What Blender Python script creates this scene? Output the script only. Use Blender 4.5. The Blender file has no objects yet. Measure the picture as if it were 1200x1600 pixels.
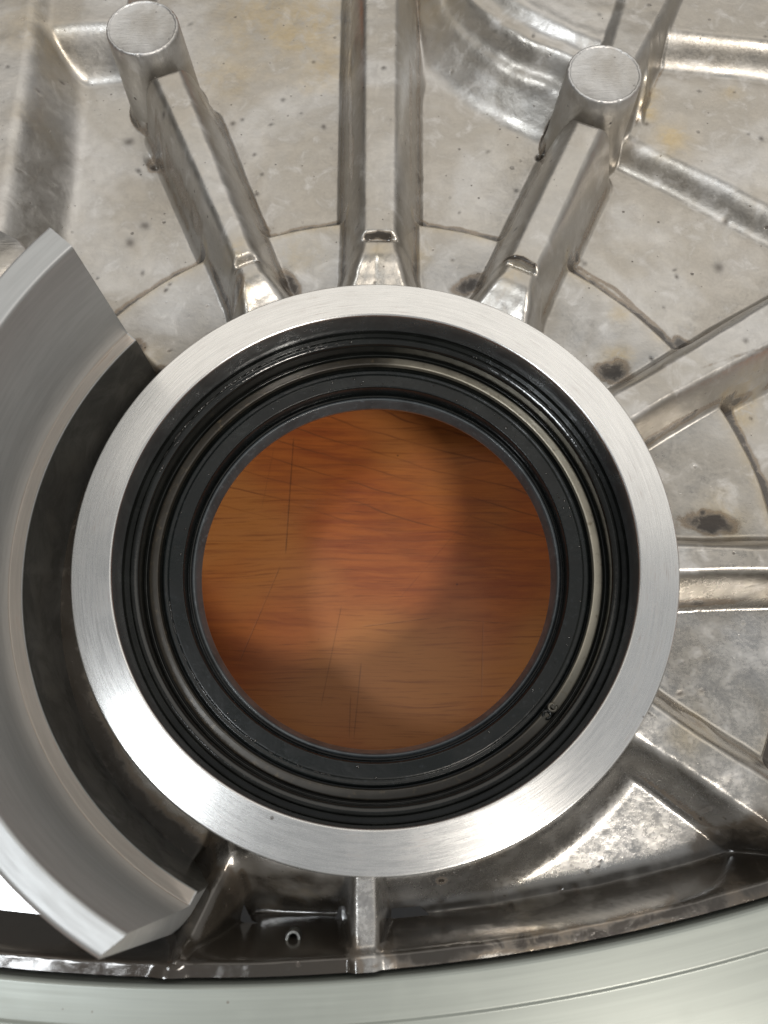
import bpy, bmesh, math, random
import numpy as np
from mathutils import Vector, Matrix

random.seed(7); rng = np.random.default_rng(11)
sc = bpy.context.scene
S = 0.01                                   # the script thinks in centimetres

# ------------------------------------------------------------------ camera
TH, CH, CX, CY = 0.3037, 14.7054, 0.1721, -3.9063
cd = bpy.data.cameras.new("camera"); cam = bpy.data.objects.new("camera", cd)
sc.collection.objects.link(cam); sc.camera = cam
cam.location = (CX*S, CY*S, CH*S)
cam.rotation_euler = (TH, 0, 0)
cd.sensor_fit = 'VERTICAL'; cd.sensor_height = 24.0; cd.lens = 24.0*1200/1600
cd.clip_start = 0.005; cd.clip_end = 20
cd.dof.use_dof = True; cd.dof.focus_distance = 0.168; cd.dof.aperture_fstop = 15

# ------------------------------------------------------------------ light
w = bpy.data.worlds.new("World"); sc.world = w; w.use_nodes = True
nt = w.node_tree; nt.nodes.clear()
def wn(t): return nt.nodes.new(t)
tc = wn('ShaderNodeTexCoord'); sp = wn('ShaderNodeSeparateXYZ'); rp = wn('ShaderNodeValToRGB')
bg = wn('ShaderNodeBackground'); wo = wn('ShaderNodeOutputWorld')
mr = wn('ShaderNodeMapRange'); mr.inputs[1].default_value = -1; mr.inputs[2].default_value = 1
nt.links.new(tc.outputs['Generated'], sp.inputs[0]); nt.links.new(sp.outputs[2], mr.inputs[0])
nt.links.new(mr.outputs[0], rp.inputs[0]); nt.links.new(rp.outputs[0], bg.inputs[0]); nt.links.new(bg.outputs[0], wo.inputs[0])
e = rp.color_ramp.elements
e[0].position = 0.0; e[0].color = (.03, .027, .025, 1)
e[1].position = 1.0; e[1].color = (.41, .42, .43, 1)
for p, c in ((.48, (.16, .158, .155, 1)), (.60, (.32, .312, .30, 1)), (.80, (.56, .545, .52, 1)), (.92, (.46, .465, .465, 1))):
    x = e.new(p); x.color = c
sd = wn('ShaderNodeMapRange'); sd.inputs[1].default_value = -1; sd.inputs[2].default_value = 1   # the room is lighter to the right
sd.inputs[3].default_value = .27; sd.inputs[4].default_value = 1.28
nt.links.new(sp.outputs[0], sd.inputs[0]); nt.links.new(sd.outputs[0], bg.inputs[1])

def area(name, d, dist, sx, sy, power, col, target=(0, 0, 0)):
    l = bpy.data.lights.new(name, 'AREA'); l.shape = 'RECTANGLE'; l.size = sx; l.size_y = sy
    l.energy = power; l.color = col
    o = bpy.data.objects.new(name, l); sc.collection.objects.link(o)
    v = Vector(d).normalized()
    o.location = Vector(target)*S + v*dist
    o.rotation_euler = v.to_track_quat('Z', 'Y').to_euler()
    return o
# a small cool lamp to the left, a warm ceiling panel to the right, a long dim one at the far side
area('window_lamp', (-.46, -.165, 1.0), 1.6, .26, .16, 6, (.93, .97, 1.0))
area('ceiling_panel', (.38, -.55, 1.0), 1.9, .34, .24, 18, (1.0, .93, .84))
area('far_panel', (.05, .60, .79), 2.2, 3.4, 1.5, 13, (1.0, .93, .83))
sc.view_settings.view_transform = 'Standard'; sc.view_settings.look = 'None'
sc.view_settings.exposure = 0.0; sc.view_settings.gamma = 1.0

# ------------------------------------------------------------------ helpers
def U(px, py, z):
    """a point of the place: where the sight line through that spot of the photograph meets height z"""
    u = (px-600)/1200; v = (800-py)/1200
    dx, dy, dz = u, math.sin(TH)+v*math.cos(TH), -math.cos(TH)+v*math.sin(TH)
    t = (z-CH)/dz
    return np.array([CX+t*dx, CY+t*dy])

def empty(name, loc=(0, 0, 0), label=None, cat=None, group=None, kind=None):
    o = bpy.data.objects.new(name, None); sc.collection.objects.link(o); o.location = Vector(loc)*S
    o.empty_display_size = .01
    tag(o, label, cat, group, kind); return o
def tag(o, label=None, cat=None, group=None, kind=None):
    if label: o['label'] = label
    if cat: o['category'] = cat
    if group: o['group'] = group
    if kind: o['kind'] = kind
    return o
def mesh(name, verts, faces, mat, parent=None, smooth=True, loc=(0, 0, 0), sharp=None):
    me = bpy.data.meshes.new(name)
    me.from_pydata([tuple(np.array(v)*S) for v in verts], [], faces); me.update()
    if smooth: me.polygons.foreach_set('use_smooth', [True]*len(me.polygons))
    if sharp: me.set_sharp_from_angle(angle=math.radians(sharp))
    me.materials.append(mat)
    o = bpy.data.objects.new(name, me); sc.collection.objects.link(o); o.location = Vector(loc)*S
    if parent: o.parent = parent
    return o
def lathe(name, prof, mat, parent=None, n=256, center=(0, 0), closed=True, a0=None, a1=None, loc=(0, 0, 0), sharp=35, wob=None):
    """turned ring; prof is a list of (radius, z), running outer to inner over the top"""
    full = a0 is None
    m = n if full else n+1
    ang = np.arange(m)*2*math.pi/n if full else np.linspace(a0, a1, m)
    V = []; F = []; k = len(prof)
    for a in ang:
        for (r, z) in prof:
            rr = r+(wob(a, r, z) if wob else 0)
            V.append((center[0]+rr*math.cos(a), center[1]+rr*math.sin(a), z))
    kk = k if closed else k-1
    for i in range(m if full else m-1):
        j = (i+1) % m
        for q in range(kk):
            q2 = (q+1) % k
            F.append((i*k+q, j*k+q, j*k+q2, i*k+q2)[::-1])
    if not full and closed:
        F.append(tuple(range(k))[::-1]); F.append(tuple((m-1)*k+q for q in range(k)))
    o = mesh(name, V, F, mat, parent, True, loc, sharp)
    bm = bmesh.new(); bm.from_mesh(o.data); bmesh.ops.recalc_face_normals(bm, faces=bm.faces)
    bm.to_mesh(o.data); bm.free(); return o
def rounded(prof, r=.04, n=3, skip=()):
    """round the corners of an open profile"""
    out = []
    for i, p in enumerate(prof):
        if i == 0 or i == len(prof)-1 or i in skip: out.append(p); continue
        p = np.array(p); a = np.array(prof[i-1]); b = np.array(prof[i+1])
        la = np.linalg.norm(a-p); lb = np.linalg.norm(b-p); rr = min(r, la*.45, lb*.45)
        A = p+(a-p)/la*rr; B = p+(b-p)/lb*rr
        if la > 4*rr+.03: out.append(tuple(A+(a-p)/la*.012))
        for t in np.linspace(0, 1, n+1):
            out.append(tuple((1-t)**2*A+2*t*(1-t)*p+t*t*B))
        if lb > 4*rr+.03: out.append(tuple(B+(b-p)/lb*.012))
    return out

# ------------------------------------------------------------------ materials
class MB:
    def __init__(s, name):
        s.m = bpy.data.materials.new(name); s.m.use_nodes = True; s.t = s.m.node_tree; s.t.nodes.clear()
        s.out = s.n('ShaderNodeOutputMaterial'); s.b = s.n('ShaderNodeBsdfPrincipled'); s.l(s.b.outputs[0], s.out.inputs[0])
        s.co = s.n('ShaderNodeTexCoord').outputs['Object']
    def n(s, t, **k):
        x = s.t.nodes.new(t)
        for a, b in k.items(): setattr(x, a, b)
        return x
    def l(s, a, b): s.t.links.new(a, b)
    def set(s, i, v):
        if hasattr(v, 'links'): s.l(v, i)
        else: i.default_value = v
    def math(s, op, a, b=0.0, c=0.0, clamp=False):
        x = s.n('ShaderNodeMath', operation=op); x.use_clamp = clamp
        s.set(x.inputs[0], a); s.set(x.inputs[1], b); s.set(x.inputs[2], c); return x.outputs[0]
    def map(s, v, a, b, c=0.0, d=1.0, smooth=True):
        x = s.n('ShaderNodeMapRange'); x.interpolation_type = 'SMOOTHSTEP' if smooth else 'LINEAR'
        s.set(x.inputs[0], v)
        for i, q in enumerate((a, b, c, d)): x.inputs[i+1].default_value = q
        return x.outputs[0]
    def scaled(s, vec, sc_):
        x = s.n('ShaderNodeVectorMath', operation='MULTIPLY'); s.l(vec, x.inputs[0]); x.inputs[1].default_value = sc_; return x.outputs[0]
    def noise(s, vec, scale, detail=4, rough=.55, dist=0.0, w4=None):
        x = s.n('ShaderNodeTexNoise'); s.l(vec, x.inputs['Vector'])
        x.inputs['Scale'].default_value = scale; x.inputs['Detail'].default_value = detail
        x.inputs['Roughness'].default_value = rough; x.inputs['Distortion'].default_value = dist
        return x.outputs['Fac']
    def vor(s, vec, scale, feature='F1'):
        x = s.n('ShaderNodeTexVoronoi', feature=feature); s.l(vec, x.inputs['Vector']); x.inputs['Scale'].default_value = scale
        return x.outputs
    def mix(s, f, a, b):
        x = s.n('ShaderNodeMix', data_type='RGBA'); s.set(x.inputs[0], f)
        for i, v in ((6, a), (7, b)):
            if hasattr(v, 'links'): s.l(v, x.inputs[i])
            else: x.inputs[i].default_value = (*v, 1)
        return x.outputs[2]
    def bump(s, h, strength, dist, nrm=None):
        x = s.n('ShaderNodeBump'); x.inputs['Strength'].default_value = strength; x.inputs['Distance'].default_value = dist
        s.l(h, x.inputs['Height'])
        if nrm: s.l(nrm, x.inputs['Normal'])
        return x.outputs[0]
    def attr(s, name): return s.n('ShaderNodeAttribute', attribute_name=name).outputs['Fac']
    def fin(s, **k):
        for a, v in k.items():
            i = s.b.inputs[a.replace('_', ' ')]
            if isinstance(v, tuple): i.default_value = (*v, 1)
            else: s.set(i, v)
        return s.m

def specks(m, co, scale, rad, keep):
    """scattered dots: voronoi cells of which only a few carry a dot"""
    o = m.vor(co, scale)
    sep = m.n('ShaderNodeSeparateColor'); m.l(o['Color'], sep.inputs[0])
    on = m.math('GREATER_THAN', sep.outputs[0], 1-keep)
    r = m.math('MULTIPLY', sep.outputs[1], rad)
    d = m.math('SUBTRACT', r, o['Distance'])
    f = m.map(d, 0.0, rad*.35)
    return m.math('MULTIPLY', f, on)

def cast_material(name, base=(.53, .52, .505), rough=.38, warm=1.0):
    m = MB(name); c = m.scaled(m.co, (100, 100, 100))       # centimetres
    big = m.noise(c, .35, 4, .6, .4); mid = m.noise(c, 1.7, 5, .62, .6); fine = m.noise(c, 14, 5, .6)
    micro = m.noise(c, 60, 3, .6)
    blot = m.map(m.noise(c, .9, 6, .68, 1.2), .47, .62); wide = m.map(m.noise(c, .20, 4, .6, .8), .44, .56)
    col = m.mix(m.map(big, .35, .65), base, tuple(x*y for x, y in zip(base, (.86, .84, .80))))
    col = m.mix(m.math('MULTIPLY', blot, .35), col, (.40, .385, .365))
    col = m.mix(m.math('MULTIPLY', wide, .62), col, (.37, .34, .295))
    col = m.mix(m.map(mid, .52, .75, 0, .5), col, (.74, .73, .72))
    stain = m.math('MULTIPLY', m.attr('stain'), m.map(m.noise(c, 2.2, 5, .7, 1.0), .25, .6))
    col = m.mix(m.math('MULTIPLY', stain, .85), col, (.52, .41, .23))
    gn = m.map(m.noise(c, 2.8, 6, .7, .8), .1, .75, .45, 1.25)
    gr = m.math('MULTIPLY', m.attr('grime_shade'), gn, clamp=True)
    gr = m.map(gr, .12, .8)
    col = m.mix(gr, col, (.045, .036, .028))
    edge = m.math('MULTIPLY', m.map(gr, .02, .35), m.map(gr, 1.0, .4))
    col = m.mix(m.math('MULTIPLY', edge, .5), col, (.20, .135, .075))
    s1 = specks(m, c, 2.6, .15, .42); s2 = specks(m, c, 6.0, .17, .30); s3 = specks(m, c, 1.1, .08, .5)
    sp_ = m.math('MAXIMUM', m.math('MAXIMUM', s1, s2), s3)
    fm = m.math('MULTIPLY', m.attr('film'), m.map(m.noise(c, 1.3, 3, .5), .2, .7, .8, 1.1), clamp=True)
    col = m.mix(m.math('MULTIPLY', fm, .96), col, (.035, .030, .024))
    zone = m.map(m.noise(c, .5, 3, .6), .40, .58)
    sp_ = m.math('MULTIPLY', sp_, m.math('ADD', m.math('MULTIPLY', zone, .75), .15))
    pits = m.math('MAXIMUM', m.math('MULTIPLY', sp_, .9), m.attr('pit'), clamp=True)
    col = m.mix(pits, col, (.06, .048, .038))
    r = m.math('ADD', m.map(mid, .3, .7, rough-.07, rough+.09), m.map(fine, .3, .7, -.05, .06))
    r = m.math('SUBTRACT', r, m.math('MULTIPLY', gr, .20)); r = m.math('SUBTRACT', r, m.math('MULTIPLY', fm, .22)); r = m.math('SUBTRACT', r, m.math('MULTIPLY', m.attr('wet'), .13)); r = m.math('MAXIMUM', r, .06); r = m.math('ADD', r, m.math('MULTIPLY', pits, .2))
    h = m.math('ADD', m.math('MULTIPLY', m.noise(c, 2.6, 2, .5), .30), m.math('MULTIPLY', fine, .09))
    h = m.math('ADD', h, m.math('MULTIPLY', micro, .03)); h = m.math('SUBTRACT', h, m.math('MULTIPLY', pits, .5))
    if name.startswith('boss'):                  # saw marks and dings on the cut ends
        sw = m.noise(m.scaled(c, (2.5, 26, 1)), 1, 3, .7); h = m.math('ADD', h, m.math('MULTIPLY', sw, .22))
        dg = specks(m, m.scaled(c, (1, .45, 1)), 3.0, .16, .5); h = m.math('SUBTRACT', h, m.math('MULTIPLY', dg, .5))
        col = m.mix(m.math('MULTIPLY', dg, .6), col, (.20, .19, .18))
    b = m.bump(h, .5, .0008)
    met = m.map(m.math('MAXIMUM', m.math('MAXIMUM', gr, fm), pits), 0, .8, .92, .1, False)
    return m.fin(Base_Color=col, Metallic=met, Roughness=r, Normal=b, Coat_Weight=m.map(gr, 0, 1, .08, .8), Coat_Roughness=.15)

def turned_material(name, base, rough, aniso=.7, center=(0, 0), lines=30., bumpk=.25, metal=1.0, dirt=.5, tint=(.48, .42, .37)):
    """lathe-turned metal: the fine grooves run round the centre"""
    m = MB(name); c0 = m.scaled(m.co, (100, 100, 100))
    sub = m.n('ShaderNodeVectorMath', operation='SUBTRACT'); m.l(c0, sub.inputs[0]); sub.inputs[1].default_value = (*center, 0)
    c = sub.outputs[0]
    s = m.n('ShaderNodeSeparateXYZ'); m.l(c, s.inputs[0])
    r = m.math('SQRT', m.math('ADD', m.math('POWER', s.outputs[0], 2), m.math('POWER', s.outputs[1], 2)))
    cx = m.math('DIVIDE', s.outputs[0], r); cy = m.math('DIVIDE', s.outputs[1], r)
    def pol(ka, kr):
        v = m.n('ShaderNodeCombineXYZ'); m.l(m.math('MULTIPLY', cx, ka), v.inputs[0]); m.l(m.math('MULTIPLY', cy, ka), v.inputs[1])
        m.l(m.math('MULTIPLY', m.math('ADD', r, m.math('MULTIPLY', s.outputs[2], .7)), kr), v.inputs[2]); return v.outputs[0]
    g1 = m.noise(pol(6, lines), 1, 4, .65); g2 = m.noise(pol(7, lines*.9), 1, 4, .7); g3 = m.noise(pol(3, lines*.25), 1, 3, .6)
    blot = m.map(m.noise(c, 1.1, 5, .65, .6), .45, .70)
    col = m.mix(m.map(g1, .3, .7, 0, .55), base, tuple(x*.80 for x in base))
    dk = m.math('MULTIPLY', m.math('MULTIPLY', m.map(g2, .52, .70), blot), dirt)
    col = m.mix(dk, col, tint)
    spk = specks(m, c, 2.2, .09, .16)
    col = m.mix(m.math('MULTIPLY', spk, .7), col, (.12, .09, .07))
    ro = m.math('ADD', m.map(g2, .3, .7, rough-.03, rough+.03), m.math('MULTIPLY', blot, .03))
    h = m.math('ADD', g1, m.math('MULTIPLY', g3, .5))
    tg = m.n('ShaderNodeTangent', direction_type='RADIAL', axis='Z')
    b = m.bump(h, bumpk, .0004)
    m.fin(Base_Color=col, Metallic=metal, Roughness=ro, Normal=b, Anisotropic=aniso, Anisotropic_Rotation=.25)
    if center == (0, 0): m.l(tg.outputs[0], m.b.inputs['Tangent'])
    return m.m

def dark_material(name, base, rough, metal=0.0, coat=.5, wear=None, wearamt=.3, spec=.5):
    m = MB(name); c = m.scaled(m.co, (100, 100, 100))
    n1 = m.noise(c, 1.2, 5, .6, .5); n2 = m.noise(c, 9, 5, .65)
    col = m.mix(m.map(n1, .35, .65), base, tuple(x*.6 for x in base))
    if wear: col = m.mix(m.math('MULTIPLY', m.map(n2, .55, .75), wearamt), col, wear)
    ro = m.map(n1, .3, .7, rough*.75, rough*1.3)
    b = m.bump(m.math('ADD', n1, m.math('MULTIPLY', n2, .15)), .3, .0006)
    return m.fin(Base_Color=col, Metallic=metal, Roughness=ro, Normal=b, Coat_Weight=coat, Coat_Roughness=.06, Specular_IOR_Level=spec)

M_cast = cast_material('cast_aluminium')
M_boss = cast_material('boss_aluminium', (.60, .60, .60), .44)
M_ring = turned_material('turned_aluminium_face', (.80, .795, .78), .27, .72, (0, 0), 34., .06, dirt=.85, tint=(.50, .43, .40))
M_wall = turned_material('turned_aluminium_wall', (.46, .47, .472), .46, .2, (0, 0), 14., .015, metal=.7, dirt=.12)
M_ledge = turned_material('oil_stained_ledge', (.58, .53, .48), .36, .2, (0, 0), 22., .04, dirt=.8, tint=(.42, .27, .19))
M_bore = dark_material('shaded_bore_aluminium', (.36, .375, .38), .30, .85, .2)  # aluminium bore; the darkness it mirrors is put into the colour
M_bear = dark_material('oily_dark_steel', (.010, .011, .010), .10, .0, .35, (.04, .04, .04), .2, .35)
M_edge = dark_material('seal_lip_edge_rubber', (.055, .064, .070), .38, 0, .3, (.14, .16, .18), .6)
M_foot = dark_material('oily_wall_foot', (.24, .24, .225), .42, .85, .2, (.16, .15, .13), .4)
M_seal = dark_material('oily_black_rubber', (.018, .021, .021), .30, 0, .55, (.08, .09, .10), .45)
M_lip = dark_material('seal_lip_rubber', (.008, .010, .010), .30, 0, .12, (.03, .035, .04), .5, .3)
def tan_ring():
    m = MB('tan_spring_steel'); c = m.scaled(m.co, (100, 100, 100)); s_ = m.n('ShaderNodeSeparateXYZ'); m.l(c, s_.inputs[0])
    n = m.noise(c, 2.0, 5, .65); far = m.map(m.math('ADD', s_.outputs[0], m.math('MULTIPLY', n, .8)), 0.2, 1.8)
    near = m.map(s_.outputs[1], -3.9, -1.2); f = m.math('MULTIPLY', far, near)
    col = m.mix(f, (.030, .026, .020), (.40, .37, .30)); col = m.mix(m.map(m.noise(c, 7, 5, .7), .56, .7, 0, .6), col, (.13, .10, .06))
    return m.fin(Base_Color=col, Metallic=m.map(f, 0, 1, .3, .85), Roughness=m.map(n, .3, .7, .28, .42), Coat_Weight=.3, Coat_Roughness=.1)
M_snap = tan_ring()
M_oil = dark_material('dark_oil', (.012, .009, .006), .05, 0, 1.0)
M_flange = turned_material('machined_flange_metal', (.31, .335, .308), .32, 0, (-2.86, 30.76), 9., .003, metal=.25, dirt=.10, tint=(.42, .44, .38))

def wood_material():
    m = MB('varnished_wood'); c = m.scaled(m.co, (100, 100, 100))
    s = m.n('ShaderNodeSeparateXYZ'); m.l(c, s.inputs[0])
    warp = m.noise(m.scaled(c, (.10, .35, 1)), 1, 3, .5)
    yy = m.math('ADD', s.outputs[1], m.math('MULTIPLY', warp, 1.0))
    v = m.n('ShaderNodeCombineXYZ'); m.l(m.math('MULTIPLY', s.outputs[0], .12), v.inputs[0]); m.l(yy, v.inputs[1])
    g = m.noise(v.outputs[0], 3.2, 6, .66, .3); g2 = m.noise(m.scaled(v.outputs[0], (2.2, 9, 1)), 1, 4, .7)
    pores = m.noise(m.scaled(v.outputs[0], (6, 22, 1)), 1, 3, .6)
    col = m.mix(m.map(g, .33, .68), (.40, .115, .027), (.27, .064, .015))
    col = m.mix(m.map(m.noise(c, .16, 2, .5), .40, .62), col, (.40, .155, .040))
    col = m.mix(m.map(g2, .50, .70, 0, .6), col, (.19, .055, .017))
    col = m.mix(m.map(pores, .54, .72, 0, .5), col, (.11, .035, .012))
    # dark late-wood lines that run aslant across the far part of the board
    def aslant(k, ph, x0):
        t = m.math('ADD', m.math('MULTIPLY', s.outputs[0], k), s.outputs[1])
        t = m.math('ADD', t, m.math('MULTIPLY', warp, 1.2)); t = m.math('ADD', t, ph)
        q = m.math('ABSOLUTE', m.math('SUBTRACT', m.math('FRACT', m.math('DIVIDE', t, .62)), .5))
        return m.map(q, .0, .06, 1, 0)
    zone = m.map(m.math('ADD', s.outputs[1], m.math('MULTIPLY', s.outputs[0], .15)), 1.9, 2.6)
    al = m.math('MULTIPLY', m.math('MULTIPLY', aslant(.30, .0, 0), zone), m.map(m.noise(c, .5, 2, .5), .35, .6, .2, .9))
    col = m.mix(al, col, (.17, .055, .018))
    # thin straight scratches
    def scratch(x0, y0, x1, y1, wd):
        dx, dy = x1-x0, y1-y0; L = math.hypot(dx, dy); dx /= L; dy /= L
        px = m.math('SUBTRACT', s.outputs[0], x0); py = m.math('SUBTRACT', s.outputs[1], y0)
        t = m.math('ADD', m.math('MULTIPLY', px, dx), m.math('MULTIPLY', py, dy))
        d = m.math('ABSOLUTE', m.math('SUBTRACT', m.math('MULTIPLY', px, dy), m.math('MULTIPLY', py, dx)))
        d = m.math('ADD', d, m.math('MULTIPLY', m.math('SUBTRACT', m.noise(c, 1.5, 2, .5), .5), .03))
        f = m.map(d, wd*.4, wd, 1, 0)
        return m.math('MULTIPLY', m.math('MULTIPLY', f, m.map(t, 0, .3)), m.map(t, L-.3, L, 1, 0))
    sc_ = None
    for (a, b, c2, d, wd, k) in SCR:
        A = U(a, b, ZT); B = U(c2, d, ZT); f = m.math('MULTIPLY', scratch(A[0], A[1], B[0], B[1], wd), k*.7)
        sc_ = f if sc_ is None else m.math('MAXIMUM', sc_, f)
    col = m.mix(sc_, col, (.05, .022, .010))
    sp2 = specks(m, c, 1.3, .07, .35)
    col = m.mix(m.math('MULTIPLY', sp2, .8), col, (.04, .02, .01))
    h = m.math('ADD', m.math('MULTIPLY', g2, .4), m.math('MULTIPLY', sc_, -1))
    return m.fin(Base_Color=col, Roughness=m.map(g, .3, .7, .38, .5), Normal=m.bump(h, .25, .0005), Coat_Weight=.12, Coat_Roughness=.15)
ZT = -6.5
SCR = [(459, 680, 446, 870, .022, .8), (440, 880, 372, 1040, .016, .55), (535, 940, 500, 1110, .016, .5), (565, 1030, 552, 1160, .02, .55),
       (548, 1080, 545, 1160, .02, .5), (560, 980, 680, 965, .016, .6), (680, 965, 800, 975, .014, .5), (755, 960, 752, 1100, .014, .4),
       (430, 690, 408, 800, .013, .35), (620, 940, 740, 800, .013, .35)]
M_wood = wood_material()

# ------------------------------------------------------------------ the table below
tb = mesh('table_surface', [(-60, -50, 0), (60, -50, 0), (60, 60, 0), (-60, 60, 0), (-60, -50, -2.5), (60, -50, -2.5), (60, 60, -2.5), (-60, 60, -2.5)],
          [(0, 1, 2, 3), (4, 7, 6, 5), (0, 4, 5, 1), (1, 5, 6, 2), (2, 6, 7, 3), (3, 7, 4, 0)], M_wood, smooth=False, loc=(0, 0, ZT))
tag(tb, kind='structure')

# ------------------------------------------------------------------ the casting: one height field cut into its parts
H = empty('gear_housing', (0, 0, -2.4), 'oily cast aluminium gear housing with radial ribs around a machined round opening', 'housing')
HZ = -2.4
def hang(o):                                   # parent to the housing keeping world place
    o.parent = H; o.location = o.location-Vector((0, 0, HZ))*S; return o

STEP = .036
xs = np.arange(-12.5, 12.5, STEP); ys = np.arange(-8.2, 18.2, STEP)
X, Y = np.meshgrid(xs, ys); RR = np.hypot(X, Y)

def vnoise(scale, seed, octv=3):
    r = np.random.default_rng(seed); out = np.zeros_like(X); amp = 1
    for k in range(octv):
        n = 96; g = r.random((n, n))
        u = (X/scale*2**k) % (n-1); v = (Y/scale*2**k) % (n-1)
        i = u.astype(int); j = v.astype(int); fu = u-i; fv = v-j
        fu = fu*fu*(3-2*fu); fv = fv*fv*(3-2*fv)
        out += amp*((g[j, i]*(1-fu)+g[j, i+1]*fu)*(1-fv)+(g[j+1, i]*(1-fu)+g[j+1, i+1]*fu)*fv-.5)
        amp *= .5
    return out
N1 = vnoise(2.2, 1); N2 = vnoise(.7, 2); N3 = vnoise(.28, 3, 2); N4 = vnoise(.5, 4)

def smax(a, b, k):
    h = np.clip(.5+.5*(a-b)/k, 0, 1); return b*(1-h)+a*h+k*h*(1-h)
def smin(a, b, k): return -smax(-a, -b, k)
def sstep(a, b, x):
    t = np.clip((x-a)/(b-a), 0, 1); return t*t*(3-2*t)

# floor: an outer web and, nearer the hub, a collar that stands a little higher
ZF = -2.0
floor = ZF + .03*N1 + .005*N2
AN = np.degrees(np.arctan2(Y, X)) % 360
collar = -1.72 + .32*sstep(6.2, 8.8, RR) + .02*N1
top_side = sstep(-2.6, -1.6, Y+.25*X*0)         # the collar is found on the far and right side only
colz = collar - smax(4.5*(RR-8.74-.05*N1), 0*RR, .35)
fa = U(1165, 1230, -1.2); fb = U(1037, 1145, -1.2); fd = (fa-fb)/np.linalg.norm(fa-fb)
fs = (X-fb[0])*-fd[1]+(Y-fb[1])*fd[0]            # positive on the far side of that rib
cmask = np.where((AN > 180) & (AN < 300), 0, np.where(AN > 180, sstep(-.05, .05, fs), sstep(141, 137, AN)))
colz = colz*cmask - 3*(1-cmask)
# near side: a broad skirt falls away from the hub
skirt = -.50 - 1.55*(RR-6.0) + .02*N1
kmask = sstep(240, 248, AN)*sstep(.05, -.05, fs)
skirt = smin(skirt, -.75+0*RR, .2)*kmask - 3*(1-kmask)
base = smax(floor, colz, .10)
base = np.where((AN > 270) & (AN < 345), smax(base, -1.42+.04*(Y+6.0)+.02*N1-3*sstep(-.4, .4, fs), .2), base)
base = smax(base, skirt, .50)
hubw = -.35 - 6.0*(RR-5.9)                      # the root of the hub, mostly under the turned ring
hubw = smin(hubw, -.35+0*RR, .1)

prims = []                                      # (name, height, blend)
def seg(L0, R0, L1, R1, z0, z1, ext0=0, ext1=0):
    a, b, c, d = U(*L0, z0), U(*R0, z0), U(*L1, z1), U(*R1, z1)
    p0 = (a+b)/2; p1 = (c+d)/2; w0 = np.linalg.norm(a-b)/2; w1 = np.linalg.norm(c-d)/2
    dr = (p1-p0)/np.linalg.norm(p1-p0); L = np.linalg.norm(p1-p0)
    n0 = abs(np.dot((b-a)/max(w0*2, 1e-6), np.array([-dr[1], dr[0]]))); n1 = abs(np.dot((d-c)/max(w1*2, 1e-6), np.array([-dr[1], dr[0]])))
    w0 *= n0; w1 *= n1
    return p0-dr*ext0, p1+dr*ext1, w0, w1, ext0, L
def rib(name, L0, R0, L1, R1, z0, z1, ext0=0, ext1=0, k=5.0, rnd=.72, flare=.35, notch=None, blend=.85, waves=.008, fr=1.3):
    p0, p1, w0, w1, _, L = seg(L0, R0, L1, R1, z0, z1, ext0, ext1)
    LL = np.linalg.norm(p1-p0); dr = (p1-p0)/LL
    s = (X-p0[0])*dr[0]+(Y-p0[1])*dr[1]; q = -(X-p0[0])*dr[1]+(Y-p0[1])*dr[0]
    t = np.clip((s-ext0)/L, -1, 2)
    hw = .03+rnd*.11+w0+(w1-w0)*np.clip(t, 0, 1.2) + flare*sstep(6.0+fr, 5.9, RR) + waves*N2
    top = z0+(z1-z0)*np.clip(t, -.2, 1.2) + .02*N2
    if notch:
        rn = notch
        top = top - .15*np.exp(-((RR-rn)/.075)**2)*sstep(w1*.95, w1*.45, np.abs(q)) - .07*sstep(rn+.05, rn-.05, RR) - .14*sstep(rn-.4, rn-.9, RR) - .30*sstep(rn-.6, 5.9, RR) + sstep(rn-.5, rn-.8, RR)*.02*N3
    dq = np.abs(q)-hw; de = np.maximum(-s, s-LL)
    d = np.hypot(np.maximum(dq, 0), np.maximum(de, 0))+np.minimum(np.maximum(dq, de), 0)
    h = top - smax(k*d, 0*d, rnd*k*.45)
    prims.append((name, h, blend)); return h

NZ = -.12
rib('rib', (236, 128), (288, 108), (362, 412), (404, 398), .10, NZ, ext0=.3, ext1=2.2, notch=7.37)
rib('rib', (563, 0), (628, 0), (560, 352), (625, 352), -.10, NZ, ext0=4, ext1=2.6, notch=7.37)
rib('rib', (893, 188), (945, 206), (792, 396), (848, 418), .10, NZ, ext0=.3, ext1=2.0, notch=7.37)
rib('rib', (967, 0), (1050, 0), (950, 58), (1010, 75), -.15, -.1, ext0=4, ext1=1.2, flare=0)
rib('rib', (1190, 474), (1222, 532), (1000, 590), (1030, 632), -.18, -.28, ext0=4, ext1=1.2, flare=.06, rnd=.5)
rib('rib', (1200, 848), (1200, 896), (1078, 850), (1078, 894), -.20, -.28, ext0=4, ext1=1.0, flare=.06, rnd=.5)
rib('rib', (1180, 1198), (1150, 1262), (1052, 1118), (1022, 1172), -.22, -.30, ext0=4, ext1=1.2, flare=.06, rnd=.5, k=4)
rib('rib', (552, 1515), (589, 1515), (552, 1385), (588, 1385), -.14, -.32, ext0=.8, ext1=1.0, flare=.0, k=7, rnd=.25, blend=.5)
rib('rib', (258, 1500), (300, 1500), (325, 1380), (350, 1385), -.30, -.9, ext0=.8, ext1=.8, flare=0, k=3.6, waves=.04)
rib('rib', (-70, 380), (0, 350), (-40, 90), (38, 110), -.5, -.6, ext0=5, ext1=4, flare=0, k=1.9, rnd=.5, blend=.6)

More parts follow.
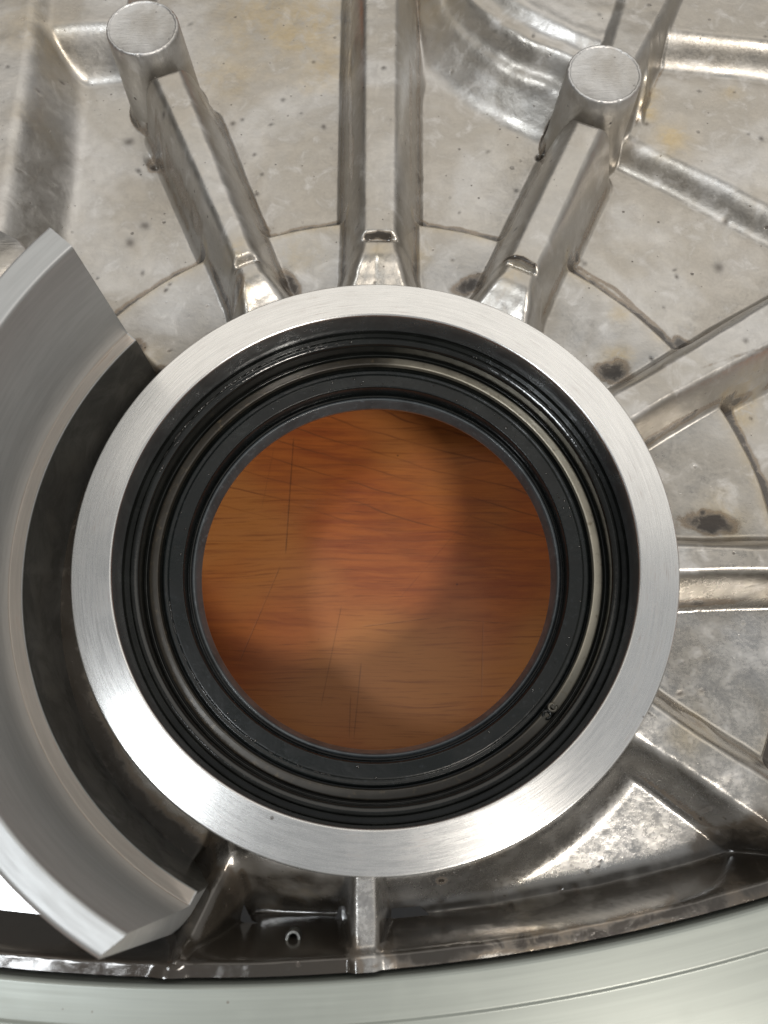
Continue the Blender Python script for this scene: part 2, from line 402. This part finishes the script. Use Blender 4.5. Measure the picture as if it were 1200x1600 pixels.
def halfplane(name, A, B, z, k, blend, zz=None, rnd=.3):
    """raised pad on the far side of the line A-B"""
    a = U(*A, z); b = U(*B, z); d = (b-a)/np.linalg.norm(b-a); n = np.array([-d[1], d[0]])
    if n[1] < 0: n = -n
    s = -((X-a[0])*n[0]+(Y-a[1])*n[1]) + .06*N1
    return s
# top-left raised pad
s = halfplane('', (20, 62), (180, 48), -1.1, 2, .3)
xl = U(205, 60, -1.5)[0]
h = -.95+.05*N1 - smax(1.5*s, 0*s, .4) - 3*np.maximum(X-xl, 0)
prims.append(('raised_pad', h, .35))
# the stepped field at the upper right: a low ridge, then a higher pad beyond it
s = halfplane('', (985, 215), (1200, 325), -1.4, 2, .3)
xr = U(955, 200, -1.5)
h = -1.42+.05*N1 - smax(1.6*s, 0*s, .35) - 3*np.maximum(xr[0]-X, 0)
prims.append(('raised_pad', h, .30))
s2 = halfplane('', (1055, 55), (1200, 72), -.8, 2, .3)
h = -.75+.04*N1 - smax(1.7*s2, 0*s2, .35) - 3.0*np.maximum(U(1040, 60, -1)[0]-X, 0)
prims.append(('raised_pad', h, .35))
# the round bulge to the left of the right boss
c0 = U(985, -95, -1.0); rad = np.linalg.norm(U(830, 118, -1.0)-c0)
dd = np.hypot(X-c0[0], Y-c0[1])-rad
rip = .06*np.sin(dd*9.0+N1*2)*sstep(-1.9, -.6, dd)*sstep(.3, -.2, dd)
h = -.35 - smax(.95*(dd+.9), 0*dd, .6) + rip + .04*N2
h = h - 3*np.maximum(X-U(1010, 60, -.5)[0], 0)
prims.append(('round_bulge', h, .22))
# boss roots (the turned bosses themselves are lathed below)
BOSS = [((222, 42), 113), ((945, 114), 117)]
BZ = .50; bosses = []
for (p, wpx) in BOSS:
    c = U(*p, BZ); r = np.linalg.norm(U(p[0]-wpx/2, p[1], BZ)-U(p[0]+wpx/2, p[1], BZ))/2
    bosses.append((c, r))
    d = np.hypot(X-c[0], Y-c[1])-r*1.02
    prims.append(('boss_root', -1.2-smax(6*d, 0*d, .2), .30))
# rim lip
RC = np.array([-2.86, 30.76]); RG = 38.36
rd = np.hypot(X-RC[0], Y-RC[1])
dl = (RG-.30+.02*N2)-rd
h = -.12+.012*N2+.006*N3 - smax(5.5*dl, 0*dl, .3)
prims.append(('rim_lip', h, .45))

Z = np.maximum(base, hubw) ; Z = smax(base, hubw, .25)
best = Z.copy(); lab = np.zeros(X.shape, int); names = ['cast_floor']
for i, (nm, h, bl) in enumerate(prims):
    lab = np.where(h > best, i+1, lab); best = np.maximum(best, h)
    Z = smax(Z, h, bl); names.append(nm)
# flash, dribbles and lumps left by the casting
def lump(px, py, z, r, amp, sx=1., ang=0.):
    global Z
    c = U(px, py, z); dx = X-c[0]; dy = Y-c[1]; ca, sa = math.cos(ang), math.sin(ang)
    u = (dx*ca+dy*sa)/sx; v = -dx*sa+dy*ca
    Z = Z+amp*np.exp(-((u*u+v*v)/(r*r))**1.6)
lump(548, 100, -1.2, .16, .18, 3.2, 1.57); lump(655, 118, -1.5, .14, .12, 3, 1.4); lump(655, 277, -1.9, .08, .05, 1.6, 1.4)
lump(847, 243, -1.9, .10, -.18); lump(245, 248, -1.9, .20, -.10, 1.6, -.6); 
lump(905, 412, -1.9, .12, .04, 1.6, .9)
lump(1090, 1130, -1.3, .12, .16, 3, -.6); lump(1150, 1338, -2.0, .16, .12); lump(1150, 1338, -2.0, .07, -.12)
lump(285, 1480, -.5, .16, .22)
# the round opening and what lies outside the rim
hole = RR < 5.86
outer = rd > RG-.045                            # the cells cut by the rim edge are drawn in to it
grow = outer.copy(); grow[1:] &= outer[:-1]; grow[:-1] &= outer[1:]; grow[:, 1:] &= outer[:, :-1]; grow[:, :-1] &= outer[:, 1:]
g2_ = grow.copy(); g2_[1:, 1:] &= outer[:-1, :-1]; g2_[:-1, :-1] &= outer[1:, 1:]; g2_[1:, :-1] &= outer[:-1, 1:]; g2_[:-1, 1:] &= outer[1:, :-1]
snap = outer & ~g2_
outer = g2_
Z = Z+.0015*N3


# patches of grime, yellow stain, pits and the notch slots' painted shade, each where the photograph has it
grime_shade = np.zeros_like(X); stain = np.zeros_like(X); pit = np.zeros_like(X)
def blob(A, px, py, z, r, amp, sx=1., ang=0.):
    c = U(px, py, z); dx = X-c[0]+r*.55*N2+r*.3*N4; dy = Y-c[1]+r*.5*N4-r*.4*N3; ca, sa = math.cos(ang), math.sin(ang)
    u = (dx*ca+dy*sa)/sx; v = -dx*sa+dy*ca
    np.maximum(A, amp*np.exp(-(u*u+v*v)/(r*r)), out=A)
def line(A, pts, z, r, amp):
    P = [U(*p, z) for p in pts]
    for a, b in zip(P[:-1], P[1:]):
        d = b-a; L2 = d@d; t = np.clip(((X-a[0])*d[0]+(Y-a[1])*d[1])/L2, 0, 1)
        D = np.hypot(X-a[0]-t*d[0], Y-a[1]-t*d[1])+r*.5*N4
        np.maximum(A, amp*np.exp(-(D/r)**2), out=A)
fl = -1.95
line(grime_shade, [(190, 497), (240, 470), (300, 435), (318, 420)], fl, .10, .8)
line(grime_shade, [(430, 372), (480, 362), (545, 352)], fl, .09, .62)
line(grime_shade, [(655, 352), (720, 358), (790, 376)], fl, .09, .62)
line(grime_shade, [(905, 418), (960, 448), (1030, 510), (1062, 545)], fl, .07, .55)
line(grime_shade, [(1140, 640), (1170, 710), (1195, 800), (1197, 840)], fl, .12, .75)
line(grime_shade, [(275, 285), (300, 340), (330, 400)], fl, .14, .5)  # darker strip along the left foot of the left rib
line(grime_shade, [(345, 190), (375, 280), (415, 360)], fl, .12, .7)
line(grime_shade, [(573, 369), (590, 366), (608, 369)], -.2, .055, 1.3); line(grime_shade, [(790, 402), (815, 406), (836, 418)], -.2, .035, 1.1); line(grime_shade, [(365, 420), (404, 404)], -.2, .02, .8)  # shade inside the rib notch slots, put into the colour
line(grime_shade, [(548, 40), (548, 150), (552, 330)], fl, .09, .65)
line(grime_shade, [(640, 150), (640, 330)], fl, .05, .5)
line(grime_shade, [(850, 240), (835, 300), (800, 370)], fl, .08, .55)
for (px, py, z, r, a, sx, an) in [(448, 440, -1.4, .25, .95, 1.6, 2.0), (425, 375, -1.9, .18, .9, 1, 0), (735, 442, -1.5, .26, .85, 1.9, .35), (960, 578, -1.5, .26, .9, 1.8, -.2),
        (1110, 815, -1.5, .28, .95, 2.2, -.1), (1068, 535, -1.9, .22, .9, 1.2, -.6), (250, 255, -1.9, .28, 1.0, 1.5, -.6), (660, 350, -1.9, .16, .9, 1, 0), (846, 242, -1.9, .10, 1.0, 1, 0),
        (235, 590, -1.5, .30, .85, 1.4, 1.0), (215, 540, -1.5, .24, .8, 1, 0), (376, 470, -.9, .22, .8, 1.5, 1.3), (902, 405, -1.9, .10, .9, 1.5, 1.3),
        (1100, 800, -1.5, .10, .9, 1, 0), (340, 210, -1.7, .2, .9, 1.6, 1.9), (1060, 1120, -1.5, .14, .7, 3, -.6),
        (415, 1470, -2.0, .5, 1.0, 2.6, 0), (350, 1400, -1.8, .42, 1.0, 1.5, 1.2), (520, 1440, -1.9, .35, 1.0, 1.6, 1.5), (455, 1415, -1.9, .22, .85, 1.4, 0),
        (660, 1452, -1.9, .35, 1.0, 2.4, .05), (640, 1425, -1.7, .22, .9, 1, 0), (1145, 1330, -2.0, .70, .95, 1.5, .2), (1050, 1385, -2.0, .35, .8, 2.4, .35),
        (150, 780, -1.9, .4, .6, 3, 1.3), (120, 440, -1.9, .12, .3, 1, 0), (690, 1375, -1.0, .08, .9, 1.5, 0), (795, 1412, -1.6, .06, .9, 1, 0)]:
    blob(grime_shade, px, py, z, r, a, sx, an)
line(grime_shade, [(640, 1448), (760, 1440), (900, 1425), (1000, 1395), (1080, 1355)], -2.0, .16, .8)
line(grime_shade, [(330, 1480), (510, 1480)], -1.8, .62, 1.5)
line(grime_shade, [(-20, 1460), (120, 1460), (240, 1470)], -1.8, 1.0, 1.6)
ringg = np.exp(-((RR-9.02)/.20)**2)*(1.0+.7*N4)*cmask*(RR > 8.78)*(Z < -1.35)
np.maximum(grime_shade, ringg, out=grime_shade)
np.maximum(stain, .6*np.exp(-((RR-8.8)/.22)**2)*cmask*(Z < -1.0), out=stain)
tr_ = sstep(137, 143, AN)*sstep(246, 240, AN)
np.maximum(grime_shade, (.8*np.exp(-((RR-6.85)/.30)**2)+.12+.25*N2)*tr_*(RR < 7.1), out=grime_shade)
line(grime_shade, [(-5, 1505), (280, 1512), (600, 1508), (900, 1470), (1200, 1392)], -.1, .05, .35)
line(grime_shade, [(1075, 600), (1200, 560)], -1.0, .06, .3)
for (px, py, z, r, a) in [(370, 390, -.1, .25, .6), (1010, 170, -1.4, .35, .9), (1050, 215, -1.4, .45, .9), (1025, 125, -1.0, .3, .7), (1150, 135, -1.2, .25, .5), (480, 40, fl, 1.3, .8),
        (420, 20, fl, 1.4, .6), (700, 20, fl, 1.2, .35), (350, 120, fl, .9, .45), (500, 110, fl, .7, .6), (960, 560, -1.5, .35, .8), (965, 495, -1.5, .25, .55), (470, 400, -1.5, .5, .35), (650, 400, -1.5, .3, .4),
        (1130, 810, -1.5, .5, .6), (1080, 1130, -1.4, .35, .5), (60, 60, -1, .8, .3), (1150, 640, -1.9, .5, .8), (450, 1425, -1.9, .6, .7), (800, 1430, -2, .5, .5), (230, 560, -1.5, .4, .5), (390, 470, -.8, .3, .5), (590, 400, -.4, .3, .45), (800, 440, -.6, .3, .45), (1060, 1150, -.5, .4, .5), (75, 220, -1.6, .5, .25)]:
    blob(stain, px, py, z, r, a)
for k in range(150):
    q = rng.random(2)*[1200, 1450]; z = -1.9 if np.hypot(*U(q[0], q[1], -1.9)) > 8.9 else -1.5
    blob(pit, q[0], q[1], z, rng.uniform(.03, .055), rng.uniform(.5, 1), rng.uniform(1, 1.8), rng.uniform(0, 3))
for (px, py, r) in [(488, 83, .05), (440, 142, .06), (361, 178, .06), (376, 172, .05), (395, 228, .05), (406, 260, .05), (398, 290, .05), (222, 340, .12), (198, 368, .11), (195, 208, .12), (1008, 118, .06), (985, 90, .05), (655, 277, .07), (1140, 335, .08), (950, 450, .09), (914, 1360, .05), (1092, 1080, .05), (688, 1402, .08), (767, 1414, .05), (1155, 1254, .04), (1005, 205, .05), (1131, 405, .12), (705, 415, .05), (1090, 950, .05)]:
    blob(pit, px, py, -1.7, r, .75)

# a smooth black oil film on the rim wall and in the wet near pockets; the near half is wet
film = 1.15*sstep(.03, .10, dl)*sstep(.62, .38, dl)*sstep(-.20, -.40, Z)*(.9+.25*N1)
film = np.maximum(film, .95*sstep(.05, .30, dl)*sstep(1.7, 1.1, dl)*sstep(268, 264, AN)*sstep(-.25, -.7, Z)*(AN > 180))
for (px, py, z, r, a, sx, an) in [(345, 1420, -1.6, .45, 1.0, 1.5, 1.3), (522, 1450, -1.6, .28, .95, 1.8, 1.5), (630, 1440, -1.5, .30, 1.0, 1.6, 1.3), (1150, 1330, -1.7, .80, 1.0, 1.5, .4), (1060, 1385, -1.6, .3, .8, 2.6, .35),
        (300, 1440, -1.2, .5, .9, 1.2, 0), (420, 1475, -1.7, .55, 1.1, 2.4, 0), (660, 1460, -1.5, .25, 1.1, 3.0, 0), (455, 1412, -1.7, .2, .75, 1.6, .1), (700, 1445, -1.6, .16, .7, 3.5, .05)]:
    blob(film, px, py, z, r, a, sx, an)
np.maximum(film, (.60*np.exp(-((RR-6.9)/.30)**2)+.10+.12*N2)*tr_*(RR < 7.2), out=film)
np.maximum(film, .9*sstep(6.95, 7.2, RR)*sstep(214, 218, AN)*sstep(246, 242, AN)*sstep(.2, .5, dl), out=film)
film -= .8*np.exp(-(np.hypot(X-U(1148, 1336, -1.8)[0], Y-U(1148, 1336, -1.8)[1])/.16)**2)
film = np.clip(film, 0, 1); wet = sstep(2.0, -3.5, Y)
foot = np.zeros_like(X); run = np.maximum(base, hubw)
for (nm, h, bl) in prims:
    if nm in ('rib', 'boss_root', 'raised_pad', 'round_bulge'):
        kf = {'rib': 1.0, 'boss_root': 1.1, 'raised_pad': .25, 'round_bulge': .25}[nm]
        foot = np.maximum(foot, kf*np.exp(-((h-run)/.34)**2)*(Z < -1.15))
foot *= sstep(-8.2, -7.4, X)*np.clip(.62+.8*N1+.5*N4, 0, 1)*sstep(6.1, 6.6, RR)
np.maximum(grime_shade, foot, out=grime_shade)
gy, gx = np.gradient(Z, STEP); nl = np.sqrt(gx*gx+gy*gy+1)
NRM = np.stack([-gx/nl, -gy/nl, 1/nl], -1)
ny, nx = X.shape
idx = np.arange(ny*nx).reshape(ny, nx)
f_ = np.where(snap, (RG-.045)/rd, 1.0)
XS = RC[0]+(X-RC[0])*f_; YS = RC[1]+(Y-RC[1])*f_
bad = hole | outer
q = np.stack([idx[:-1, :-1], idx[:-1, 1:], idx[1:, 1:], idx[1:, :-1]], -1)
badq = bad[:-1, :-1] | bad[:-1, 1:] | bad[1:, 1:] | bad[1:, :-1]
fl_lab = lab[:-1, :-1]
PX = XS.ravel(); PY = YS.ravel(); PZ = Z.ravel(); PN = NRM.reshape(-1, 3)
def components(mask):
    # flood each connected patch with the smallest cell number in it
    big = 10**9; A = np.where(mask, np.arange(mask.size).reshape(mask.shape), big)
    while True:
        B = A.copy()
        for ax, rev in ((0, 0), (0, 1), (1, 0), (1, 1)):
            C_ = np.moveaxis(A, ax, 0); C_ = C_[::-1] if rev else C_
            for i in range(1, C_.shape[0]):
                ok = (C_[i] < big) & (C_[i-1] < big)
                C_[i] = np.where(ok, np.minimum(C_[i], C_[i-1]), C_[i])
        if (A == B).all(): return A, big
comp = np.full(fl_lab.shape, -1); jobs = []; crumbs = np.zeros(fl_lab.shape, bool)
for L in range(len(names)):
    m_ = (fl_lab == L) & ~badq
    if not m_.any(): continue
    A_, big_ = components(m_); ids, cnt = np.unique(A_[m_], return_counts=True)
    for i_, c_ in zip(ids, cnt):
        if c_ < 500: crumbs |= (A_ == i_)
        else: jobs.append((L, A_ == i_, c_))
# crumbs join the patch they touch
for it in range(60):
    if not crumbs.any(): break
    for j_, (L, m_, c_) in enumerate(jobs):
        g = m_.copy(); g[1:] |= m_[:-1]; g[:-1] |= m_[1:]; g[:, 1:] |= m_[:, :-1]; g[:, :-1] |= m_[:, 1:]
        add = g & crumbs
        if add.any(): m_ |= add; crumbs &= ~add
PARTNAME = {'cast_floor': 'pocket_floor'}
for (L, sel, c_) in jobs:
    F = q[sel]; u, inv = np.unique(F, return_inverse=True); inv = inv.reshape(-1, 4)
    pn = PARTNAME.get(names[L], names[L]); me = bpy.data.meshes.new(pn)
    me.vertices.add(len(u)); me.loops.add(inv.size); me.polygons.add(len(inv))
    me.vertices.foreach_set('co', (np.stack([PX[u], PY[u], PZ[u]], -1)*S).astype(np.float32).ravel())
    me.loops.foreach_set('vertex_index', inv.astype(np.int32).ravel())
    me.polygons.foreach_set('loop_start', np.arange(0, inv.size, 4, dtype=np.int32))
    me.update(calc_edges=True)
    me.polygons.foreach_set('use_smooth', np.ones(len(inv), bool))
    for nm, A in (('grime_shade', grime_shade), ('stain', stain), ('pit', pit), ('film', film), ('wet', wet)):
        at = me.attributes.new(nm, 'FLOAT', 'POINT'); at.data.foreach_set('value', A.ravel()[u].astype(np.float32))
    me.normals_split_custom_set_from_vertices(PN[u].tolist())
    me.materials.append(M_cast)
    o = bpy.data.objects.new(pn, me); sc.collection.objects.link(o); hang(o)

# the cut edge of the rim
o = lathe('rim_edge', [(RG-.046, -.135), (RG-.045, -1.6), (RG-.3, -1.6), (RG-.3, -.9)], M_cast, None, 300, center=tuple(RC), closed=True, a0=math.radians(-90-20), a1=math.radians(-90+24))
for nm in ('grime_shade', 'stain', 'pit', 'film', 'wet'): o.data.attributes.new(nm, 'FLOAT', 'POINT')
hang(o)

# ------------------------------------------------------------------ bosses
def put_attr(o):
    for nm in ('grime_shade', 'stain', 'pit', 'film', 'wet'):
        o.data.attributes.new(nm, 'FLOAT', 'POINT')
for bi, (c, r) in enumerate(bosses):
    pr = [(r*1.13, -2.2), (r*1.11, -1.9)]
    pr += [(r*(1.11-.10*t), -1.9+(BZ-.06+1.9)*t) for t in np.linspace(.1, 1, 8)]
    pr += [(r*1.0, BZ-.035), (r*.985, BZ-.008), (r*.955, BZ+.006), (r*.925, BZ), (r*.915, BZ-.018), (r*.90, BZ-.022), (r*.5, BZ-.022), (.001, BZ-.022)]
    o = lathe('boss', pr, M_boss, None, 160, closed=False, center=(0, 0), loc=(c[0], c[1], 0), sharp=60, wob=lambda a, r_, z, q=bi: (-.028*max(0, math.sin(7*a+q)*math.sin(13*a+2*q)*math.sin(29*a)) if z > .44 and r_ > .5 else 0))
    put_attr(o); hang(o)
    if bi == 0: pass

# ------------------------------------------------------------------ hub: turned ring, bore, race, seal
o = lathe('hub_ring', rounded([(5.94, -1.6), (6.0, -.03), (5.97, 0), (5.235, 0), (5.21, -.02), (5.21, -.045), (5.5, -.05)], .005, 1), M_ring, None, 384, closed=True, sharp=30); hang(o)
o = lathe('bore_wall', rounded([(5.45, -.052), (5.212, -.052), (5.20, -.60), (5.20, -.64), (5.26, -.67), (5.26, -.80), (5.45, -.82)], .02, 2), M_bore, None, 320, closed=True, sharp=40); hang(o)  # bore face of the hub, split off to carry the darkened colour
o = lathe('bearing_seat', rounded([(5.24, -.82), (5.24, -.72), (5.17, -.70), (5.06, -.71), (5.03, -.66), (4.97, -.64), (4.89, -.68), (4.87, -.74), (4.86, -1.10), (4.90, -1.16), (5.24, -1.16)], .05, 4), M_bear, None, 320, closed=True, sharp=60); hang(o)
o = lathe('seal_groove', rounded([(5.2, -1.10), (4.88, -1.13), (4.84, -1.12), (4.80, -1.26), (4.74, -1.32), (4.40, -1.34), (4.40, -1.9), (5.2, -1.9)], .03, 3), M_bear, None, 256, closed=True, sharp=60); hang(o)
o = lathe('hub_barrel', [(6.02, -1.2), (6.02, -2.6), (5.9, -3.4), (4.6, -3.4), (4.6, -1.7), (5.3, -1.7), (5.3, -1.2)], M_cast, None, 192, closed=True, sharp=40); put_attr(o); hang(o)

# sprung ring with its open ends
aA, aB = math.radians(-38), math.radians(-38+352)
a_gap = math.atan2(U(868, 1120, -1.15)[1], U(868, 1120, -1.15)[0])
sr = empty('retaining_ring', (0, 0, -1.3), 'tan spring steel retaining ring lying in the dark groove around the black seal', 'retaining ring')
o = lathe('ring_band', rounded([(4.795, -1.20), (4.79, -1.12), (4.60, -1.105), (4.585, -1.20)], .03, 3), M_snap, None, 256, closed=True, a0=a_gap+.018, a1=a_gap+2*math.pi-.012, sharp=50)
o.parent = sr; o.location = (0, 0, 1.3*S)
for sgn in (-1, 1):
    a = a_gap+sgn*.020
    V = []; F = []
    n = 20
    for i in range(n+1):
        for j in range(10):
            t = i/n*1.75*math.pi; R_ = .075; rr = .030
            cx_ = (4.70-.03)*math.cos(a); cy_ = (4.70-.03)*math.sin(a)
            ux, uy = math.cos(a), math.sin(a); vx, vy = -uy*sgn, ux*sgn
            px_ = R_*math.cos(t+2); py_ = R_*math.sin(t+2); f = 2*math.pi*j/10
            e_ = math.cos(f)*rr; zz = math.sin(f)*rr
            V.append((cx_+(px_*(1+e_/R_))*ux+(py_*(1+e_/R_))*vx, cy_+(px_*(1+e_/R_))*uy+(py_*(1+e_/R_))*vy, -1.09+zz))
    for i in range(n):
        for j in range(10):
            F.append((i*10+j, i*10+(j+1) % 10, (i+1)*10+(j+1) % 10, (i+1)*10+j))
    F.append(tuple(range(10))); F.append(tuple(n*10+j for j in range(10))[::-1])
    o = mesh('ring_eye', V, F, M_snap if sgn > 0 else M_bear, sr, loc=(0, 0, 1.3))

se = empty('oil_seal', (0, 0, -2.2), 'black rubber shaft oil seal lining the round opening above the wooden table', 'oil seal')
o = lathe('seal_case', rounded([(4.58, -1.90), (4.57, -1.30), (4.50, -1.24), (4.44, -1.27), (4.40, -1.245), (4.12, -1.25), (4.10, -1.28), (4.09, -1.55), (4.09, -1.90)], .035, 3), M_lip, None, 320, closed=True, sharp=60)
o.parent = se; o.location = (0, 0, 2.2*S)
o = lathe('seal_lip', rounded([(4.09, -1.66), (4.03, -1.66), (3.99, -1.60), (3.95, -1.60), (3.92, -1.66), (3.845, -1.88), (3.90, -2.05), (4.09, -2.1)], .03, 3), M_edge, None, 320, closed=True, sharp=60)
o.parent = se; o.location = (0, 0, 2.2*S)
o = lathe('garter_spring', [(4.045+.028*math.cos(t), -1.62+.028*math.sin(t)) for t in np.linspace(0, 2*math.pi, 11)[:-1]], M_bear, None, 256, closed=True)
o.parent = se; o.location = (0, 0, 2.2*S)

# ------------------------------------------------------------------ curved guide wall on the left
def ang(px, py, z): p = U(px, py, z); return math.atan2(p[1], p[0]) % (2*math.pi)
A0 = ang(205, 525, 0); A1 = ang(300, 1408, 0)
gw = lathe('guide_wall', rounded([(6.98, -2.15), (6.93, -.06), (6.93, 0), (7.17, 0), (7.18, .03), (7.20, .45), (7.22, 2.80), (7.25, 2.86), (7.74, 2.86), (7.80, 2.8), (8.00, -2.15)], .05, 3), M_wall, None, 220, closed=True, a0=A0, a1=A1, sharp=30)
for v in gw.data.vertices:                 # the wall thins towards its near end, whose face is cut aslant
    x, y, z = v.co/S; r = math.hypot(x, y); a = math.atan2(y, x) % (2*math.pi); t = (a-A0)/(A1-A0); k = max(z, 0)/2.86
    r2 = r+k*(.10*(1-2*t))+(k*.10*(1-2*t) if r > 7.5 else 0)
    a2 = a-math.radians(1.7*k+1.3*k*max(0, (r-7.2)/.5))*max(0, (t-.8)/.2)
    v.co = Vector((r2*math.cos(a2), r2*math.sin(a2), z))*S
hang(gw)
lg = lathe('ledge_groove', rounded([(6.94, .004), (7.17, .012), (7.185, .05), (7.20, .012), (7.20, -.03), (6.94, -.03)], .01, 2), M_ledge, None, 200, closed=True, a0=A0+.004, a1=A1-.004, sharp=30); hang(lg)
wf = lathe('wall_foot', rounded([(6.975, -2.15), (6.922, -.10), (6.925, -.03), (6.98, -.03), (7.05, -2.15)], .01, 2), M_foot, None, 200, closed=True, a0=A0-.001, a1=A1+.001, sharp=30); hang(wf)
# lug joined to the back of the guide wall
P = [U(*p, 2.2) for p in [(-120, 330), (-20, 345), (30, 372), (46, 392), (20, 420), (-40, 470), (-160, 520)]]
n = len(P); V = [(p[0], p[1], 2.2) for p in P]; c = sum(P)/n
V = [(c[0]+(p[0]-c[0])*1.06, c[1]+(p[1]-c[1])*1.06, -2.1) for p in P]+[(p[0], p[1], 2.05) for p in P]+[(c[0]+(p[0]-c[0])*.93, c[1]+(p[1]-c[1])*.93, 2.2) for p in P]
F = []
for lv in range(2):
    for i in range(n): j = (i+1) % n; F.append((lv*n+i, lv*n+j, (lv+1)*n+j, (lv+1)*n+i))
F.append(tuple(2*n+i for i in range(n)))
o = mesh('wall_lug', V, F, M_boss); put_attr(o)
bm = bmesh.new(); bm.from_mesh(o.data); bmesh.ops.recalc_face_normals(bm, faces=bm.faces); bm.to_mesh(o.data); bm.free(); hang(o)

ze = -1.5
for _ in range(12):
    c = U(458, 1466, ze); ze = .5*ze+.5*float(Z[int((c[1]-ys[0])/STEP), int((c[0]-xs[0])/STEP)])
o = lathe('drain_eye', [(.13, -.3), (.15, 0), (.13, .05), (.09, .05), (.065, .01), (.065, -.3)], M_foot, None, 40, loc=(c[0], c[1], ze+.02)); put_attr(o); hang(o)
# ------------------------------------------------------------------ flange beyond the rim
prf = rounded([(RG+.035, -2.4), (RG+.035, -.03), (RG+.085, .02), (RG+.68, .02), (RG+.72, -.05), (RG+2.4, -.05), (RG+2.5, -.12), (RG+2.5, -2.4)], .02, 2)
o = lathe('flange', prf, M_flange, None, 260, center=tuple(RC), closed=True, a0=math.radians(-90-22), a1=math.radians(-90+26), sharp=40); hang(o)
o = lathe('flange_groove', [(RG-.25, -1.0), (RG+.2, -1.0), (RG+.2, -2.4), (RG-.25, -2.4)], M_oil, None, 120, center=tuple(RC), closed=True, a0=math.radians(-90-22), a1=math.radians(-90+26)); hang(o)

# ------------------------------------------------------------------ oil
def pool(pts, z, label, group=None, th=.5):
    P = [U(*p, z) for p in pts]; c = sum(P)/len(P)
    # smooth the outline
    Q = []
    for i in range(len(P)):
        a, b = P[i], P[(i+1) % len(P)]; Q += [a*.75+b*.25, a*.25+b*.75]
    n = len(Q); V = [(q[0]-c[0], q[1]-c[1], 0) for q in Q]+[(q[0]-c[0], q[1]-c[1], -th) for q in Q]
    F = [tuple(range(n)), tuple(range(2*n-1, n-1, -1))]+[(i, i+n, (i+1) % n+n, (i+1) % n) for i in range(n)]
    o = mesh('oil_pool', V, F, M_oil, None, smooth=False, loc=(c[0], c[1], z))
    bm = bmesh.new(); bm.from_mesh(o.data); bmesh.ops.recalc_face_normals(bm, faces=bm.faces); bm.to_mesh(o.data); bm.free()
    tag(o, label, 'oil pool', 'pools of oil in the near pockets'); return o
pool([(-120, 1340), (60, 1340), (200, 1440), (260, 1500), (100, 1520), (-120, 1520)], -1.62, 'black oil pool under the near end of the curved wall, mirroring a lamp')
pool([(335, 1395), (375, 1400), (400, 1452), (520, 1450), (535, 1400), (560, 1440), (545, 1520), (300, 1520), (310, 1440)], -1.66, 'dark oil pool in the small near pocket left of the short rib')
pool([(600, 1415), (645, 1405), (680, 1438), (860, 1432), (860, 1500), (600, 1520)], -1.40, 'dark oil pool at the pointed left end of the long near pocket')

bm = bmesh.new()
def drop(r, a, z, sr, sa, sz):
    M = Matrix.Translation(Vector((r*math.cos(a), r*math.sin(a), z))*S) @ Matrix.Rotation(a, 4, 'Z') @ Matrix.Diagonal((sr*S, sa*S, sz*S, 1))
    bmesh.ops.create_icosphere(bm, subdivisions=2, radius=1, matrix=M)
for k in range(34):                               # a broken bead of oil along the race, far left
    a = math.radians(103+k*1.55+random.uniform(-.5, .5)); drop(5.03+random.uniform(-.02, .02), a, -.70, random.uniform(.025, .055), random.uniform(.04, .18), .045)
for k in range(24):
    a = math.radians(random.uniform(95, 160)); drop(4.93+random.uniform(-.02, .03), a, -.64, random.uniform(.01, .02), random.uniform(.01, .06), .016)
for k in range(26):
    a = math.radians(random.uniform(20, 70)); drop(5.04+random.uniform(-.02, .02), a, -.70, random.uniform(.01, .025), random.uniform(.02, .07), .018)
for k in range(46):
    a = random.uniform(0, 2*math.pi); drop(random.choice((4.33, 4.25, 4.18, 4.38)), a, -1.245, random.uniform(.012, .03), random.uniform(.012, .035), .012)
for k in range(40):
    a = math.radians(random.uniform(190, 260)); drop(4.42, a, -1.25, .012, random.uniform(.02, .08), .014)
me = bpy.data.meshes.new('oil_drops'); bm.to_mesh(me); bm.free(); me.materials.append(M_oil)
me.polygons.foreach_set('use_smooth', [True]*len(me.polygons))
o = bpy.data.objects.new('oil_drops', me); sc.collection.objects.link(o)
tag(o, 'tiny beads and streaks of oil clinging to the dark bore and the seal', 'oil drops', kind='stuff')
